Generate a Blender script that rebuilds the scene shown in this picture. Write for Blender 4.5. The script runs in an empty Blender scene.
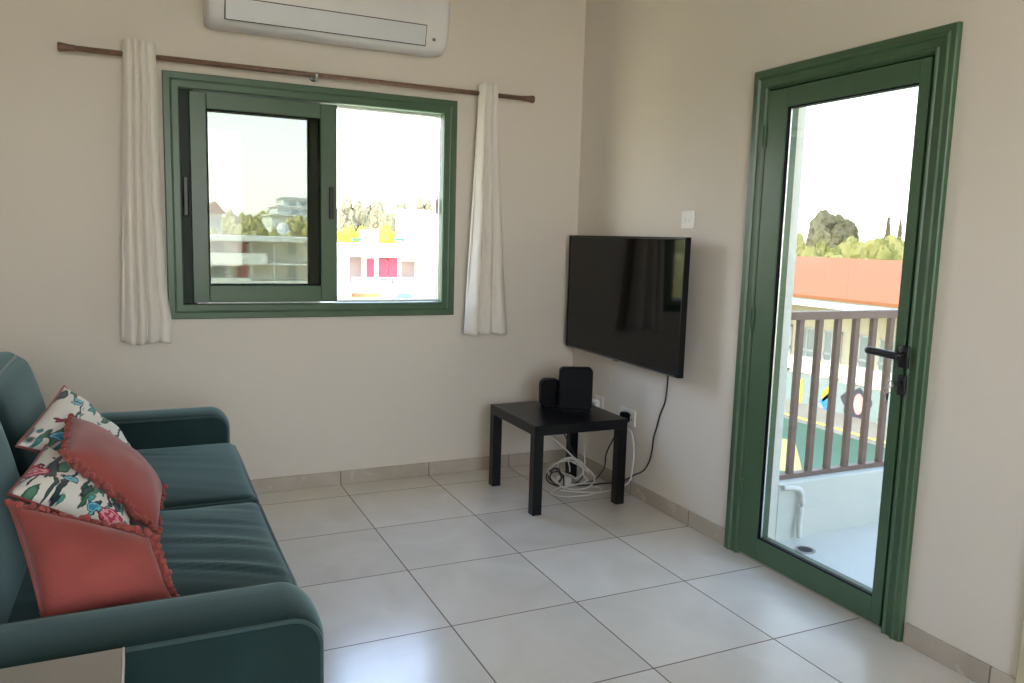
import bpy, bmesh, math, random
from mathutils import Vector, Matrix, noise
PI = math.pi
random.seed(7)
scene = bpy.context.scene
COL = scene.collection

# ------------------------------------------------------------------ camera
F, CAM = 791.83, Vector((-2.3609, -4.143, 1.3506))
YAW, PITCH, ROLL = 0.4404, -0.1302, 0.0284
def cam_axes():
    cy, sy, cp, sp = math.cos(YAW), math.sin(YAW), math.cos(PITCH), math.sin(PITCH)
    f = Vector((sy*cp, cy*cp, sp)); r = Vector((cy, -sy, 0)); u = r.cross(f)
    c, s = math.cos(ROLL), math.sin(ROLL)
    return c*r + s*u, -s*r + c*u, f
RT, UP, FW = cam_axes()
def at(u, v, axis, val):
    """where the sight line through picture point (u, v) meets a plane of the room"""
    d = RT*((u-512)/F) - UP*((v-341.5)/F) + FW
    t = (val - CAM[axis]) / d[axis]
    return CAM + d*t
cam = bpy.data.cameras.new('camera'); cam.sensor_width = 36; cam.lens = F/1024*36
cam.clip_start = .05; cam.clip_end = 2000
co = bpy.data.objects.new('camera', cam); COL.objects.link(co)
M = Matrix.Identity(4)
for i, a in enumerate((RT, UP, -FW)):
    for j in range(3): M[j][i] = a[j]
M.translation = CAM
co.matrix_world = M
scene.camera = co

# ------------------------------------------------------------------ materials
def lin(c):
    c /= 255
    return c/12.92 if c <= .04045 else ((c+.055)/1.055)**2.4
def rgb(r, g, b): return (lin(r), lin(g), lin(b), 1)
class Mat:
    def __init__(s, name):
        s.m = bpy.data.materials.new(name); s.m.use_nodes = True
        s.t = s.m.node_tree; s.b = s.t.nodes['Principled BSDF']; s.out = s.t.nodes['Material Output']
    def n(s, typ, **kw):
        x = s.t.nodes.new(typ)
        for k, v in kw.items():
            if k in x.inputs.keys(): x.inputs[k].default_value = v
            else: setattr(x, k, v)
        return x
    def l(s, a, b): s.t.links.new(a, b)
    def coord(s, what='Object', scale=(1, 1, 1)):
        tc = s.n('ShaderNodeTexCoord'); mp = s.n('ShaderNodeMapping'); mp.inputs['Scale'].default_value = scale
        s.l(tc.outputs[what], mp.inputs['Vector']); return mp.outputs['Vector']
    def ramp(s, fac, stops, interp='LINEAR'):
        r = s.n('ShaderNodeValToRGB'); r.color_ramp.interpolation = interp
        e = r.color_ramp.elements
        while len(e) < len(stops): e.new(.5)
        for el, (p, c) in zip(e, stops):
            el.position = p; el.color = c if len(c) == 4 else (*c, 1)
        s.l(fac, r.inputs['Fac']); return r.outputs['Color']
    def mix(s, fac, a, b):
        x = s.n('ShaderNodeMix', data_type='RGBA')
        for sock, val in ((x.inputs['Factor'], fac), (x.inputs[6], a), (x.inputs[7], b)):
            if isinstance(val, (int, float, tuple)): sock.default_value = val
            else: s.l(val, sock)
        return x.outputs[2]
    def math(s, op, a, b=None):
        x = s.n('ShaderNodeMath', operation=op)
        for sock, val in zip(x.inputs, (a, b)):
            if val is None: continue
            if isinstance(val, (int, float)): sock.default_value = val
            else: s.l(val, sock)
        return x.outputs[0]
    def bump(s, h, strength=.2, dist=.01):
        x = s.n('ShaderNodeBump', Strength=strength, Distance=dist); s.l(h, x.inputs['Height'])
        s.l(x.outputs['Normal'], s.b.inputs['Normal'])
def plain(name, col, rough=.5, var=.06, scale=8, metallic=0, bump=0, bscale=60, spec=.5, sheen=0):
    m = Mat(name); v = m.coord('Object')
    nz = m.n('ShaderNodeTexNoise', Scale=scale, Detail=4); m.l(v, nz.inputs['Vector'])
    a = tuple(c*(1-var) for c in col[:3]); b = tuple(min(1, c*(1+var)) for c in col[:3])
    m.l(m.ramp(nz.outputs['Fac'], ((.3, a), (.7, b))), m.b.inputs['Base Color'])
    m.b.inputs['Roughness'].default_value = rough; m.b.inputs['Metallic'].default_value = metallic
    m.b.inputs['Specular IOR Level'].default_value = spec
    if sheen:
        m.b.inputs['Sheen Weight'].default_value = sheen; m.b.inputs['Sheen Roughness'].default_value = .4
    if bump:
        n2 = m.n('ShaderNodeTexNoise', Scale=bscale, Detail=3); m.l(v, n2.inputs['Vector']); m.bump(n2.outputs['Fac'], bump, .004)
    return m.m

WALL = plain('wall_paint', (.735, .680, .610, 1), .8, .02, 1.5, bump=.08, bscale=120, spec=.25)
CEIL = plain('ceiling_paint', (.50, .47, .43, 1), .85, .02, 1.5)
GREEN = plain('green_paint', (.056, .118, .062, 1), .36, .05, 6)
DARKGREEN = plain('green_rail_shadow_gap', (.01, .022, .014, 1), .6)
ALU = plain('bare_aluminium', (.72, .73, .74, 1), .35, .03, 20, metallic=.6)
BLACKMETAL = plain('black_metal', (.012, .012, .013, 1), .38, .1)
STEEL = plain('nickel_keys', (.6, .6, .58, 1), .25, .05, metallic=1)
BLACKWOOD = plain('black_laminate', (.0032, .0032, .0042, 1), .32, .08, 20, spec=.25)
BLACKPLASTIC = plain('black_plastic', (.002, .0022, .0034, 1), .5, .1, 30, spec=.12)
TVPLASTIC = plain('tv_plastic', (.004, .004, .0045, 1), .3, .05, spec=.3)
SILVERTRIM = plain('dark_silver_trim', (.25, .25, .26, 1), .3, .05, metallic=.8)
WHITEPLASTIC = plain('white_plastic', (.78, .765, .735, 1), .35, .02)
ACWHITE = plain('ac_white', (.74, .735, .73, 1), .4, .02)
ACGREY = plain('ac_flap_grey', (.66, .68, .71, 1), .35, .02)
GAP = plain('dark_gap', (.03, .03, .03, 1), .7)
RODWOOD = plain('brown_rod', (.20, .115, .08, 1), .45, .2, 25)
CURTAIN = plain('curtain_cotton', (.80, .76, .70, 1), .9, .015, 6, bump=.08, bscale=300, spec=.1, sheen=.1)
CORAL = plain('coral_cotton', (.31, .072, .062, 1), .85, .10, 9, bump=.3, bscale=200, spec=.15, sheen=.25)
CABLEWHITE = plain('white_cable_pvc', (.72, .70, .66, 1), .45, .02)
CABLEBLACK = plain('black_cable_pvc', (.02, .02, .022, 1), .5, .05)
GREYTOP = plain('grey_laminate', (.27, .25, .225, 1), .35, .08, 4)
LIGHTEDGE = plain('light_edge_band', (.62, .60, .57, 1), .4, .03)
RENDER_WHITE = plain('white_render', (.66, .665, .61, 1), .85, .03, 3, bump=.1)
RAILBROWN = plain('brown_rail_paint', (.19, .12, .105, 1), .5, .12, 25)
BALCFLOOR = plain('balcony_tile', (.68, .66, .62, 1), .35, .04, 4)
PIPEWHITE = plain('white_pipe', (.74, .73, .70, 1), .5, .03)
DRAIN = plain('steel_drain', (.35, .33, .30, 1), .5, .1)
ORANGEROOF = plain('orange_roof', (.27, .092, .035, 1), .8, .05, .5)
SCHOOLYELLOW = plain('yellow_render', (.85, .72, .53, 1), .85, .04, .6)
SCHOOLBLUE = plain('pale_blue_paint', (.22, .27, .275, 1), .8, .05, .5)
EXTWHITE = plain('white_plaster', (.70, .69, .66, 1), .85, .03, .4)
EXTGREY = plain('grey_plaster', (.36, .36, .34, 1), .85, .06, .3)
EXTBEIGE = plain('beige_plaster', (.84, .79, .68, 1), .85, .06, .3)
EXTSHADE = plain('mauve_plaster', (.30, .23, .21, 1), .85, .06, .3)
EXTWINDOW = plain('far_window_glass', (.42, .44, .42, 1), .3, .1, .5)
SHUTRED = plain('red_shutter', (.50, .012, .03, 1), .6, .08, .4)
PINK = plain('pink_panel', (.60, .26, .24, 1), .7, .08, .4)
MURALYELLOW = plain('yellow_mural_paint', (.78, .52, .06, 1), .7, .03)
MURALBLUE = plain('blue_mural_paint', (.04, .22, .60, 1), .7, .03)
MURALDARK = plain('dark_mural_paint', (.05, .05, .07, 1), .7, .1)
MURALPINK = plain('pink_mural_paint', (.70, .30, .30, 1), .7, .03)
COURT = plain('green_court', (.05, .11, .085, 1), .85, .08, .3)
COURTYELLOW = plain('yellow_court_patch', (.34, .27, .13, 1), .85, .05, .4)
PAVE = plain('grey_paving', (.22, .21, .20, 1), .9, .1, .5)
EARTH = plain('dry_earth', (.60, .52, .28, 1), .95, .15, .08)
AWNGREEN = plain('green_awning', (.02, .22, .04, 1), .7, .05)
AWNORANGE = plain('orange_awning', (.42, .12, .04, 1), .7, .05)
BLUEPAINT = plain('blue_painted_metal', (.06, .10, .32, 1), .6, .05)
BARK = plain('bark', (.12, .08, .05, 1), .9, .2, 3)

def leafmat(name, c1, c2):
    m = Mat(name); v = m.coord('Object')
    nz = m.n('ShaderNodeTexNoise', Scale=1.6, Detail=5); m.l(v, nz.inputs['Vector'])
    m.l(m.ramp(nz.outputs['Fac'], ((.35, c1), (.65, c2))), m.b.inputs['Base Color'])
    m.b.inputs['Roughness'].default_value = .8; m.b.inputs['Specular IOR Level'].default_value = .2
    return m.m
LEAFYELLOW = leafmat('yellow_green_leaves', (.19, .18, .065), (.31, .285, .125))
LEAFPALE = leafmat('haze_pale_leaves', (.34, .31, .13), (.52, .46, .23))  # leaves lightened: the haze over the left pane is put into their colour
LEAFHEDGE = leafmat('bright_hedge_leaves', (.24, .26, .015), (.36, .36, .03))
LEAFGREEN = leafmat('green_leaves', (.12, .125, .04), (.24, .22, .08))
LEAFDARK = leafmat('olive_leaves', (.085, .078, .048), (.16, .145, .09))

def glass(name, tint, refl=1.45, gloss=.0):
    m = Mat(name); t = m.t; t.nodes.remove(m.b)
    tr = m.n('ShaderNodeBsdfTransparent'); tr.inputs['Color'].default_value = (*tint, 1)
    gl = m.n('ShaderNodeBsdfGlossy'); gl.inputs['Roughness'].default_value = gloss
    lw = m.n('ShaderNodeLayerWeight', Blend=.5); mx = m.n('ShaderNodeMixShader')
    fr = m.math('ADD', .03, m.math('MULTIPLY', m.math('POWER', lw.outputs['Facing'], 5.0), .9))
    m.l(fr, mx.inputs[0]); m.l(tr.outputs[0], mx.inputs[1]); m.l(gl.outputs[0], mx.inputs[2])
    m.l(mx.outputs[0], m.out.inputs['Surface']); return m.m
GLASS = glass('clear_glass', (.56, .575, .545))
GLASSTINT = glass('tinted_glass', (.56, .58, .555))

def tilemat(name, x0, y0, size, shaded=False):
    m = Mat(name); geo = m.n('ShaderNodeNewGeometry'); sx = m.n('ShaderNodeSeparateXYZ'); m.l(geo.outputs['Position'], sx.inputs[0])
    def cell(sock, o):
        a = m.math('DIVIDE', m.math('SUBTRACT', sock, o), size)
        fl = m.math('FLOOR', a); fr = m.math('SUBTRACT', a, fl)
        d = m.math('MINIMUM', fr, m.math('SUBTRACT', 1.0, fr))
        return fl, d
    fx, dx = cell(sx.outputs[0], x0); fy, dy = cell(sx.outputs[1], y0)
    d = m.math('MINIMUM', dx, dy)
    g = m.math('LESS_THAN', d, .0026/size)
    cmb = m.n('ShaderNodeCombineXYZ'); m.l(fx, cmb.inputs[0]); m.l(fy, cmb.inputs[1])
    wn = m.n('ShaderNodeTexWhiteNoise'); m.l(cmb.outputs[0], wn.inputs['Vector'])
    off = m.n('ShaderNodeVectorMath', operation='MULTIPLY_ADD'); m.l(wn.outputs['Color'], off.inputs[0])
    off.inputs[1].default_value = (7, 7, 7); m.l(geo.outputs['Position'], off.inputs[2])
    n1 = m.n('ShaderNodeTexNoise', Scale=2.6, Detail=6, Distortion=1.2); m.l(off.outputs[0], n1.inputs['Vector'])
    n2 = m.n('ShaderNodeTexNoise', Scale=9, Detail=5, Distortion=.8); m.l(off.outputs[0], n2.inputs['Vector'])
    base = m.ramp(n1.outputs['Fac'], ((.3, (.43, .375, .31)), (.7, (.52, .46, .39))) if shaded else ((.3, (.69, .645, .58)), (.7, (.78, .74, .68))))
    patch = m.ramp(n2.outputs['Fac'], ((.60, (0, 0, 0)), (.68, (1, 1, 1))))
    c = m.mix(m.math('MULTIPLY', patch, .30), base, (.74, .71, .65, 1))
    v = m.math('ADD', m.math('MULTIPLY', wn.outputs['Value'], .10), .95)
    hs = m.n('ShaderNodeHueSaturation'); m.l(c, hs.inputs['Color']); m.l(v, hs.inputs['Value'])
    m.l(m.mix(g, hs.outputs[0], (.15, .105, .075, 1)), m.b.inputs['Base Color'])
    m.l(m.math('ADD', m.math('MULTIPLY', g, .5), m.math('ADD', .15, m.math('MULTIPLY', n2.outputs['Fac'], .10))), m.b.inputs['Roughness'])
    m.b.inputs['Specular IOR Level'].default_value = .75
    m.bump(m.math('MULTIPLY', g, -1), .35, .002)
    return m.m
TILE = tilemat('beige_floor_tile', -1.4125, -.7008, .5)
SKIRT = tilemat('shaded_skirting_tile', -1.4125, -.7008, .5, True)  # same tile as the floor, darkened: weaker light put into the colour

def velvet():
    m = Mat('teal_velvet'); v = m.coord('Object')
    n1 = m.n('ShaderNodeTexNoise', Scale=3.5, Detail=5, Distortion=.6); m.l(v, n1.inputs['Vector'])
    n2 = m.n('ShaderNodeTexNoise', Scale=260, Detail=2); m.l(v, n2.inputs['Vector'])
    m.l(m.ramp(n1.outputs['Fac'], ((.3, (.008, .022, .022)), (.7, (.013, .034, .034)))), m.b.inputs['Base Color'])
    m.b.inputs['Roughness'].default_value = .85; m.b.inputs['Specular IOR Level'].default_value = .2
    m.b.inputs['Sheen Weight'].default_value = .6; m.b.inputs['Sheen Roughness'].default_value = .4
    m.b.inputs['Sheen Tint'].default_value = (.42, .62, .63, 1)
    m.bump(n2.outputs['Fac'], .12, .002); return m.m
VELVET = velvet()
PIPING = plain('teal_piping', (.022, .055, .056, 1), .8, .1, 40, sheen=.4)

def floral(name, seed):
    m = Mat(name); tc = m.n('ShaderNodeTexCoord'); mp = m.n('ShaderNodeMapping')
    m.l(tc.outputs['UV'], mp.inputs['Vector']); mp.inputs['Location'].default_value = (seed*1.7, seed*2.3, 0)
    wob = m.n('ShaderNodeTexNoise', Scale=5, Detail=3); m.l(mp.outputs[0], wob.inputs['Vector'])
    def warp(k):
        w = m.n('ShaderNodeVectorMath', operation='MULTIPLY_ADD'); m.l(wob.outputs['Color'], w.inputs[0])
        w.inputs[1].default_value = (k, k, k); m.l(mp.outputs[0], w.inputs[2]); return w.outputs[0]
    c = (.80, .78, .73, 1)
    col = None
    # long leaves in several greens
    for (rot, sc, thr, dcol, lcol) in ((.7, (2.2, 9, 1), .57, (.02, .07, .05), (.10, .26, .17)), (2.2, (2.5, 8, 1), .585, (.03, .20, .19), (.13, .42, .38)),
                                       (-.5, (2, 10, 1), .61, (.015, .02, .035), (.05, .10, .09))):
        r = m.n('ShaderNodeMapping'); r.inputs['Rotation'].default_value = (0, 0, rot); r.inputs['Scale'].default_value = sc
        m.l(warp(.12), r.inputs['Vector'])
        nz = m.n('ShaderNodeTexNoise', Scale=1.0, Detail=1.5, Distortion=.3); m.l(r.outputs[0], nz.inputs['Vector'])
        mask = m.ramp(nz.outputs['Fac'], ((thr, (0, 0, 0)), (thr+.02, (1, 1, 1))))
        lc = m.ramp(nz.outputs['Fac'], ((thr+.02, (*dcol, 1)), (thr+.09, (*lcol, 1))))
        col = m.mix(mask, col if col else c, lc)
    # blossoms: ringed petals in voronoi cells
    for sc, thr, petal, heart, edge in ((2.3, .30, (.62, .05, .15), (.82, .40, .42), (.20, .015, .05)), (3.6, .23, (.05, .30, .52), (.20, .55, .62), (.02, .07, .15)), (2.0, .24, (.70, .60, .50), (.75, .40, .10), (.25, .05, .06))):
        vo = m.n('ShaderNodeTexVoronoi', Scale=sc, Randomness=.9); m.l(warp(.10), vo.inputs['Vector'])
        nd = m.n('ShaderNodeTexNoise', Scale=14, Detail=2); m.l(mp.outputs[0], nd.inputs['Vector'])
        d = m.math('ADD', vo.outputs['Distance'], m.math('MULTIPLY', m.math('SUBTRACT', nd.outputs['Fac'], .5), .35))
        mask = m.math('LESS_THAN', d, thr)
        pick = m.math('GREATER_THAN', vo.outputs['Color'], .33)
        ring = m.math('SINE', m.math('MULTIPLY', d, 44))
        pc = m.mix(m.math('GREATER_THAN', ring, .1), (*petal, 1), (*heart, 1))
        pc = m.mix(m.math('GREATER_THAN', d, thr*.86), pc, (*edge, 1))
        col = m.mix(m.math('MULTIPLY', mask, pick), col, pc)
    m.l(col, m.b.inputs['Base Color']); m.b.inputs['Roughness'].default_value = .85
    m.b.inputs['Specular IOR Level'].default_value = .15; m.b.inputs['Sheen Weight'].default_value = .15
    return m.m

def screenmat():
    m = Mat('tv_screen_glass'); v = m.coord('Object')
    nz = m.n('ShaderNodeTexNoise', Scale=2, Detail=2); m.l(v, nz.inputs['Vector'])
    m.l(m.ramp(nz.outputs['Fac'], ((.3, (.0010, .0010, .0012)), (.7, (.0013, .0013, .0015)))), m.b.inputs['Base Color'])
    m.b.inputs['Roughness'].default_value = .06; m.b.inputs['Specular IOR Level'].default_value = .3
    return m.m
SCREEN = screenmat()

# ------------------------------------------------------------------ geometry helpers
def obj(name, bm, mat, parent=None, smooth=False, loc=None):
    me = bpy.data.meshes.new(name)
    bmesh.ops.recalc_face_normals(bm, faces=bm.faces[:])
    if loc is not None: bmesh.ops.translate(bm, verts=bm.verts[:], vec=-Vector(loc))
    bm.to_mesh(me); bm.free()
    if mat: me.materials.append(mat)
    if smooth:
        for p in me.polygons: p.use_smooth = True
    o = bpy.data.objects.new(name, me); COL.objects.link(o)
    if loc is not None: o.location = loc
    if parent:
        o.parent = parent
        if loc is None: o.location = -parent.location      # meshes are written in room coordinates
        else: o.location = Vector(loc) - parent.location
    return o
def thing(name, label, cat, loc=(0, 0, 0), group=None):
    o = bpy.data.objects.new(name, None); o.empty_display_size = .1; COL.objects.link(o); o.location = loc
    return tag(o, label, cat, group)
def tag(o, label, cat, group=None):
    o['label'] = label; o['category'] = cat
    if group: o['group'] = group
    return o
def struct(o, label=None):
    o['kind'] = 'structure'
    if label: o['label'] = label
    return o
def box(bm, x0, y0, z0, x1, y1, z1, bev=0, seg=2):
    x0, x1 = sorted((x0, x1)); y0, y1 = sorted((y0, y1)); z0, z1 = sorted((z0, z1))
    r = bmesh.ops.create_cube(bm, size=1)
    vs = r['verts']
    for v in vs:
        v.co = Vector(((x0+x1)/2 + v.co.x*(x1-x0), (y0+y1)/2 + v.co.y*(y1-y0), (z0+z1)/2 + v.co.z*(z1-z0)))
    if bev:
        es = list({e for v in vs for e in v.link_edges})
        bmesh.ops.bevel(bm, geom=es, offset=bev, segments=seg, profile=.5, affect='EDGES')
    return vs
def bx(*a, **k):
    bm = bmesh.new(); box(bm, *a, **k); return bm
def prism(bm, pts, vec):
    """closed polygon (3-D points) swept along vec"""
    vec = Vector(vec)
    a = [bm.verts.new(p) for p in pts]; b = [bm.verts.new(Vector(p)+vec) for p in pts]
    bm.faces.new(a); bm.faces.new(b[::-1])
    for i in range(len(pts)):
        j = (i+1) % len(pts); bm.faces.new((a[i], b[i], b[j], a[j]))
def catmull(pts, k=6, closed=False):
    pts = [Vector(p) for p in pts]; n = len(pts); out = []
    for i in range(n if closed else n-1):
        g = lambda q: pts[q % n] if closed else pts[max(0, min(n-1, q))]
        p0, p1, p2, p3 = g(i-1), g(i), g(i+1), g(i+2)
        for s in range(k):
            t = s/k
            out.append(.5*((2*p1)+(p2-p0)*t+(2*p0-5*p1+4*p2-p3)*t*t+(3*p1-p0-3*p2+p3)*t**3))
    if not closed: out.append(pts[-1])
    return out
def tube(bm, pts, r, n=8, closed=False):
    pts = [Vector(p) for p in pts]; N = len(pts); rings = []
    ref = Vector((0, 0, 1))
    for i, p in enumerate(pts):
        a = pts[(i-1) % N] if (closed or i > 0) else p; b = pts[(i+1) % N] if (closed or i < N-1) else p
        t = (b-a); t = t.normalized() if t.length > 1e-9 else Vector((0, 0, 1))
        s = t.cross(ref)
        if s.length < .05: s = t.cross(Vector((1, 0, 0)))
        s.normalize(); q = s.cross(t)
        rr = r[i] if isinstance(r, (list, tuple)) else r
        rings.append([bm.verts.new(p + s*(rr*math.cos(2*PI*k/n)) + q*(rr*math.sin(2*PI*k/n))) for k in range(n)])
    for i in range(N if closed else N-1):
        A, B = rings[i], rings[(i+1) % N]
        best = min(range(n), key=lambda o: (A[0].co-B[o].co).length) if closed and i == N-1 else 0
        for k in range(n):
            bm.faces.new((A[k], A[(k+1) % n], B[(k+1+best) % n], B[(k+best) % n]))
    if not closed:
        bm.faces.new(rings[0][::-1]); bm.faces.new(rings[-1])
def cyl(bm, a, b, r, r2=None, n=20):
    tube(bm, [a, b], [r, r if r2 is None else r2], n)
def grid_surface(bm, nu, nv, fn, wrap_u=False):
    g = [[bm.verts.new(fn(i/(nu if wrap_u else nu-1), j/(nv-1))) for i in range(nu)] for j in range(nv)]
    for j in range(nv-1):
        for i in range(nu if wrap_u else nu-1):
            bm.faces.new((g[j][i], g[j][(i+1) % nu], g[j+1][(i+1) % nu], g[j+1][i]))
    return g
def rrect(w, h, r, n=5):
    out = []
    for cx, cy, a0 in ((w/2-r, h/2-r, 0), (-w/2+r, h/2-r, PI/2), (-w/2+r, -h/2+r, PI), (w/2-r, -h/2+r, 1.5*PI)):
        for k in range(n+1):
            a = a0 + k/n*PI/2; out.append((cx+r*math.cos(a), cy+r*math.sin(a)))
    return out

# ------------------------------------------------------------------ the room
XL, YB, ZC, TH = -3.06, -6.2, 2.75, .22          # left wall, rear wall, ceiling, wall thickness
WX0, WX1, WZ0, WZ1 = -2.205, -.822, .955, 2.035   # opening of the window
DY0, DY1, DZ1 = -2.345, -1.51, 2.022              # opening of the balcony door
struct(obj('floor', bx(XL-TH, YB-TH, -.2, 0, TH, 0), TILE), 'beige marbled half-metre floor tiles')
struct(obj('ceiling', bx(XL-TH, YB-TH, ZC, TH, TH, ZC+.25), CEIL))
bm = bmesh.new()
box(bm, XL-TH, 0, 0, WX0, TH, ZC); box(bm, WX1, 0, 0, TH, TH, ZC); box(bm, WX0, 0, 0, WX1, TH, WZ0); box(bm, WX0, 0, WZ1, WX1, TH, ZC)
struct(obj('wall_back', bm, WALL), 'warm white wall with the window')
bm = bmesh.new()
box(bm, 0, DY1, 0, TH, 0, ZC); box(bm, 0, YB-TH, 0, TH, DY0, ZC); box(bm, 0, DY0, DZ1, TH, DY1, ZC); box(bm, 0, DY0, -.2, TH, DY1, 0)
struct(obj('wall_right', bm, WALL), 'warm white wall with the balcony door')
struct(obj('wall_left', bx(XL-TH, YB, 0, XL, 0, ZC), WALL))
bm = bmesh.new()      # rear wall, with an unseen opening added to fill the room with daylight
box(bm, XL-TH, YB-TH, 0, -2.95, YB, ZC); box(bm, -1.2, YB-TH, 0, 0, YB, ZC); box(bm, -2.95, YB-TH, 0, -1.2, YB, .9); box(bm, -2.95, YB-TH, 2.55, -1.2, YB, ZC)
struct(obj('wall_rear', bm, WALL))
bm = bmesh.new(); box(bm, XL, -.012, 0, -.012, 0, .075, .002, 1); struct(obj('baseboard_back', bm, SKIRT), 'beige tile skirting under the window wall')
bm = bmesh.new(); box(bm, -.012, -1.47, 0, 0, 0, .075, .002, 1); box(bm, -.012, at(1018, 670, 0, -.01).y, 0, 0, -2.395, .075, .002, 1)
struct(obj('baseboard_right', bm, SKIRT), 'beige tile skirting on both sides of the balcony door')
e = at(1018, 670, 0, -.01)
CREAM = plain('cream_door_paint', (.55, .50, .34, 1), .5)
d2 = struct(bpy.data.objects.new('door_2', None), 'cream interior door at the right edge'); COL.objects.link(d2); d2.location = (0, e.y-.5, 0)
bm = bmesh.new(); box(bm, -.02, e.y-.07, 0, 0, e.y, 2.10, .004); box(bm, -.02, e.y-.99, 0, 0, e.y-.92, 2.10, .004); box(bm, -.02, e.y-.92, 2.03, 0, e.y-.07, 2.10, .004)
obj('door_frame', bm, CREAM, d2)
bm = bmesh.new(); box(bm, -.012, e.y-.918, .008, 0, e.y-.072, 2.028, .002, 1)
for z0_, z1_ in ((.15, .95), (1.08, 1.88)):
    for y0_, y1_ in ((e.y-.84, e.y-.53), (e.y-.46, e.y-.15)): box(bm, -.017, y0_, z0_, -.008, y1_, z1_, .004, 1)
obj('door_leaf', bm, CREAM, d2)
bm = bmesh.new(); cyl(bm, (-.012, e.y-.85, 1.0), (-.055, e.y-.85, 1.0), .009, n=12); tube(bm, [(-.055, e.y-.86, 1.0), (-.055, e.y-.74, 1.0)], .009, 12)
obj('door_handle', bm, STEEL, d2, True)

# ---- window
w = struct(bpy.data.objects.new('window_1', None), 'green framed sliding window, right half open'); COL.objects.link(w); w.location = (-1.513, 0, .9155)
def frame_profile(axis, a0, a1, z0, z1, prof, base):
    """mitred frame: prof = list of (inset from outer edge, distance out of the wall)"""
    bm = bmesh.new(); loops = []
    for ins, out in prof:
        c = [(a0+ins, z0+ins), (a1-ins, z0+ins), (a1-ins, z1-ins), (a0+ins, z1-ins)]
        loops.append([bm.verts.new((p, base-out, q) if axis == 'x' else (base-out, p, q)) for p, q in c])
    for A, B in zip(loops, loops[1:]):
        for k in range(4): bm.faces.new((A[k], A[(k+1) % 4], B[(k+1) % 4], B[k]))
    A, B = loops[-1], loops[0]
    for k in range(4): bm.faces.new((A[k], A[(k+1) % 4], B[(k+1) % 4], B[k]))
    return bm
X0, X1, Z0, Z1 = -2.2439, -.7825, .9155, 2.0733
obj('window_frame', frame_profile('x', X0, X1, Z0, Z1, ((0, 0), (0, .02), (.004, .024), (.030, .024), (.034, .020), (.040, .018), (.066, .018), (.072, .012), (.072, -.10), (.04, -.10), (.04, 0)), 0), GREEN, w)
ix0, ix1, iz0, iz1 = X0+.072, X1-.072, Z0+.072, Z1-.072
bm = bmesh.new()                       # tracks and the far jamb of the open half
for yy in (.052, .09): box(bm, -1.42, yy, iz0, ix1, yy+.005, iz0+.010); box(bm, -1.42, yy, iz1-.010, ix1, yy+.005, iz1)
box(bm, ix1-.012, .02, iz0, ix1-.006, .026, iz1); box(bm, ix1-.012, .05, iz0, ix1-.006, .056, iz1)
box(bm, ix1-.020, .05, 1.47, ix1-.006, .075, 1.55, .002)
obj('sliding_track', bm, ALU, w)
obj('jamb_shade_plate', bx(ix0-.002, .046, iz0, ix0+.062, .054, iz1), DARKGREEN, w)  # dark plate added in the gap: the outer stile's shade as colour
def sash(xa, xb, za, zb, y0, y1, name, fr=.075, stile_r=.085):
    bm = bmesh.new()
    L, R_, T_, B_ = fr, stile_r, .075, .085
    for b in ((xa, za, xa+L, zb), (xb-R_, za, xb, zb), (xa+L, zb-T_, xb-R_, zb), (xa+L, za, xb-R_, za+B_)):
        box(bm, b[0], y0, b[1], b[2], y1, b[3], .003, 1)
    o = obj(name, bm, GREEN, w)
    g = obj('glass', bx(xa+L-.005, (y0+y1)/2-.002, za+B_-.005, xb-R_+.005, (y0+y1)/2+.002, zb-T_+.005), GLASSTINT, o); g.location = (0, 0, 0)
    bm = bmesh.new()
    for b in ((xa+L, za+B_, xa+L+.006, zb-T_), (xb-R_-.006, za+B_, xb-R_, zb-T_), (xa+L, zb-T_-.006, xb-R_, zb-T_), (xa+L, za+B_, xb-R_, za+B_+.006)):
        box(bm, b[0], y0+.004, b[1], b[2], y1-.004, b[3])
    g = obj('gasket', bm, BLACKPLASTIC, o); g.location = (0, 0, 0)
    return o
s1 = sash(-2.128, -1.425, iz0+.004, iz1-.004, .014, .048, 'sash')
bm = bmesh.new(); box(bm, -1.468, .004, 1.42, -1.444, .016, 1.585, .006, 2)
h = obj('pull_handle', bm, BLACKMETAL, s1); h.location = (0, 0, 0)
bm = bmesh.new(); box(bm, ix0+.008, .030, 1.41, ix0+.034, .047, 1.60, .006, 2); obj('pull_handle', bm, BLACKMETAL, w)
s2 = sash(ix0+.002, -1.500, iz0+.004, iz1-.004, .056, .090, 'sash', .05, .06)
bm = bmesh.new(); box(bm, WX0-.05, .10, WZ0-.04, WX1+.05, TH+.04, WZ0+.012, .004)
obj('outer_sill', bm, EXTWHITE, w)

# ---- balcony door
d = struct(bpy.data.objects.new('door_1', None), 'green framed glass balcony door, closed'); COL.objects.link(d); d.location = (0, -1.927, 0)
dy0, dy1, dzt = -2.3846, -1.4689, 2.0613
bm = bmesh.new()
prof = ((0, 0), (0, .017), (.004, .021), (.022, .021), (.028, .026), (.034, .026), (.040, .016), (.062, .015), (.067, .020), (.073, .020), (.078, .010), (.082, .006), (.082, -.06), (.04, -.06), (.04, 0))
loops = []
for ins, out in prof:
    c = [(dy0+ins, 0), (dy0+ins, dzt-ins), (dy1-ins, dzt-ins), (dy1-ins, 0)]
    loops.append([bm.verts.new((-out, p, q)) for p, q in c])
for A, B in zip(loops, loops[1:]+loops[:1]):
    for k in range(3): bm.faces.new((A[k], A[k+1], B[k+1], B[k]))
bm.faces.new([L[0] for L in loops]); bm.faces.new([L[3] for L in loops][::-1])
obj('door_frame', bm, GREEN, d)
obj('threshold', bx(-.004, dy0+.04, 0, .10, dy1-.04, .012, .003, 1), plain('grey_sealant', (.42, .38, .33, 1), .6), d)
ly0, ly1, lz0, lz1 = -2.2975, -1.5565, .014, 1.973
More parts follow.
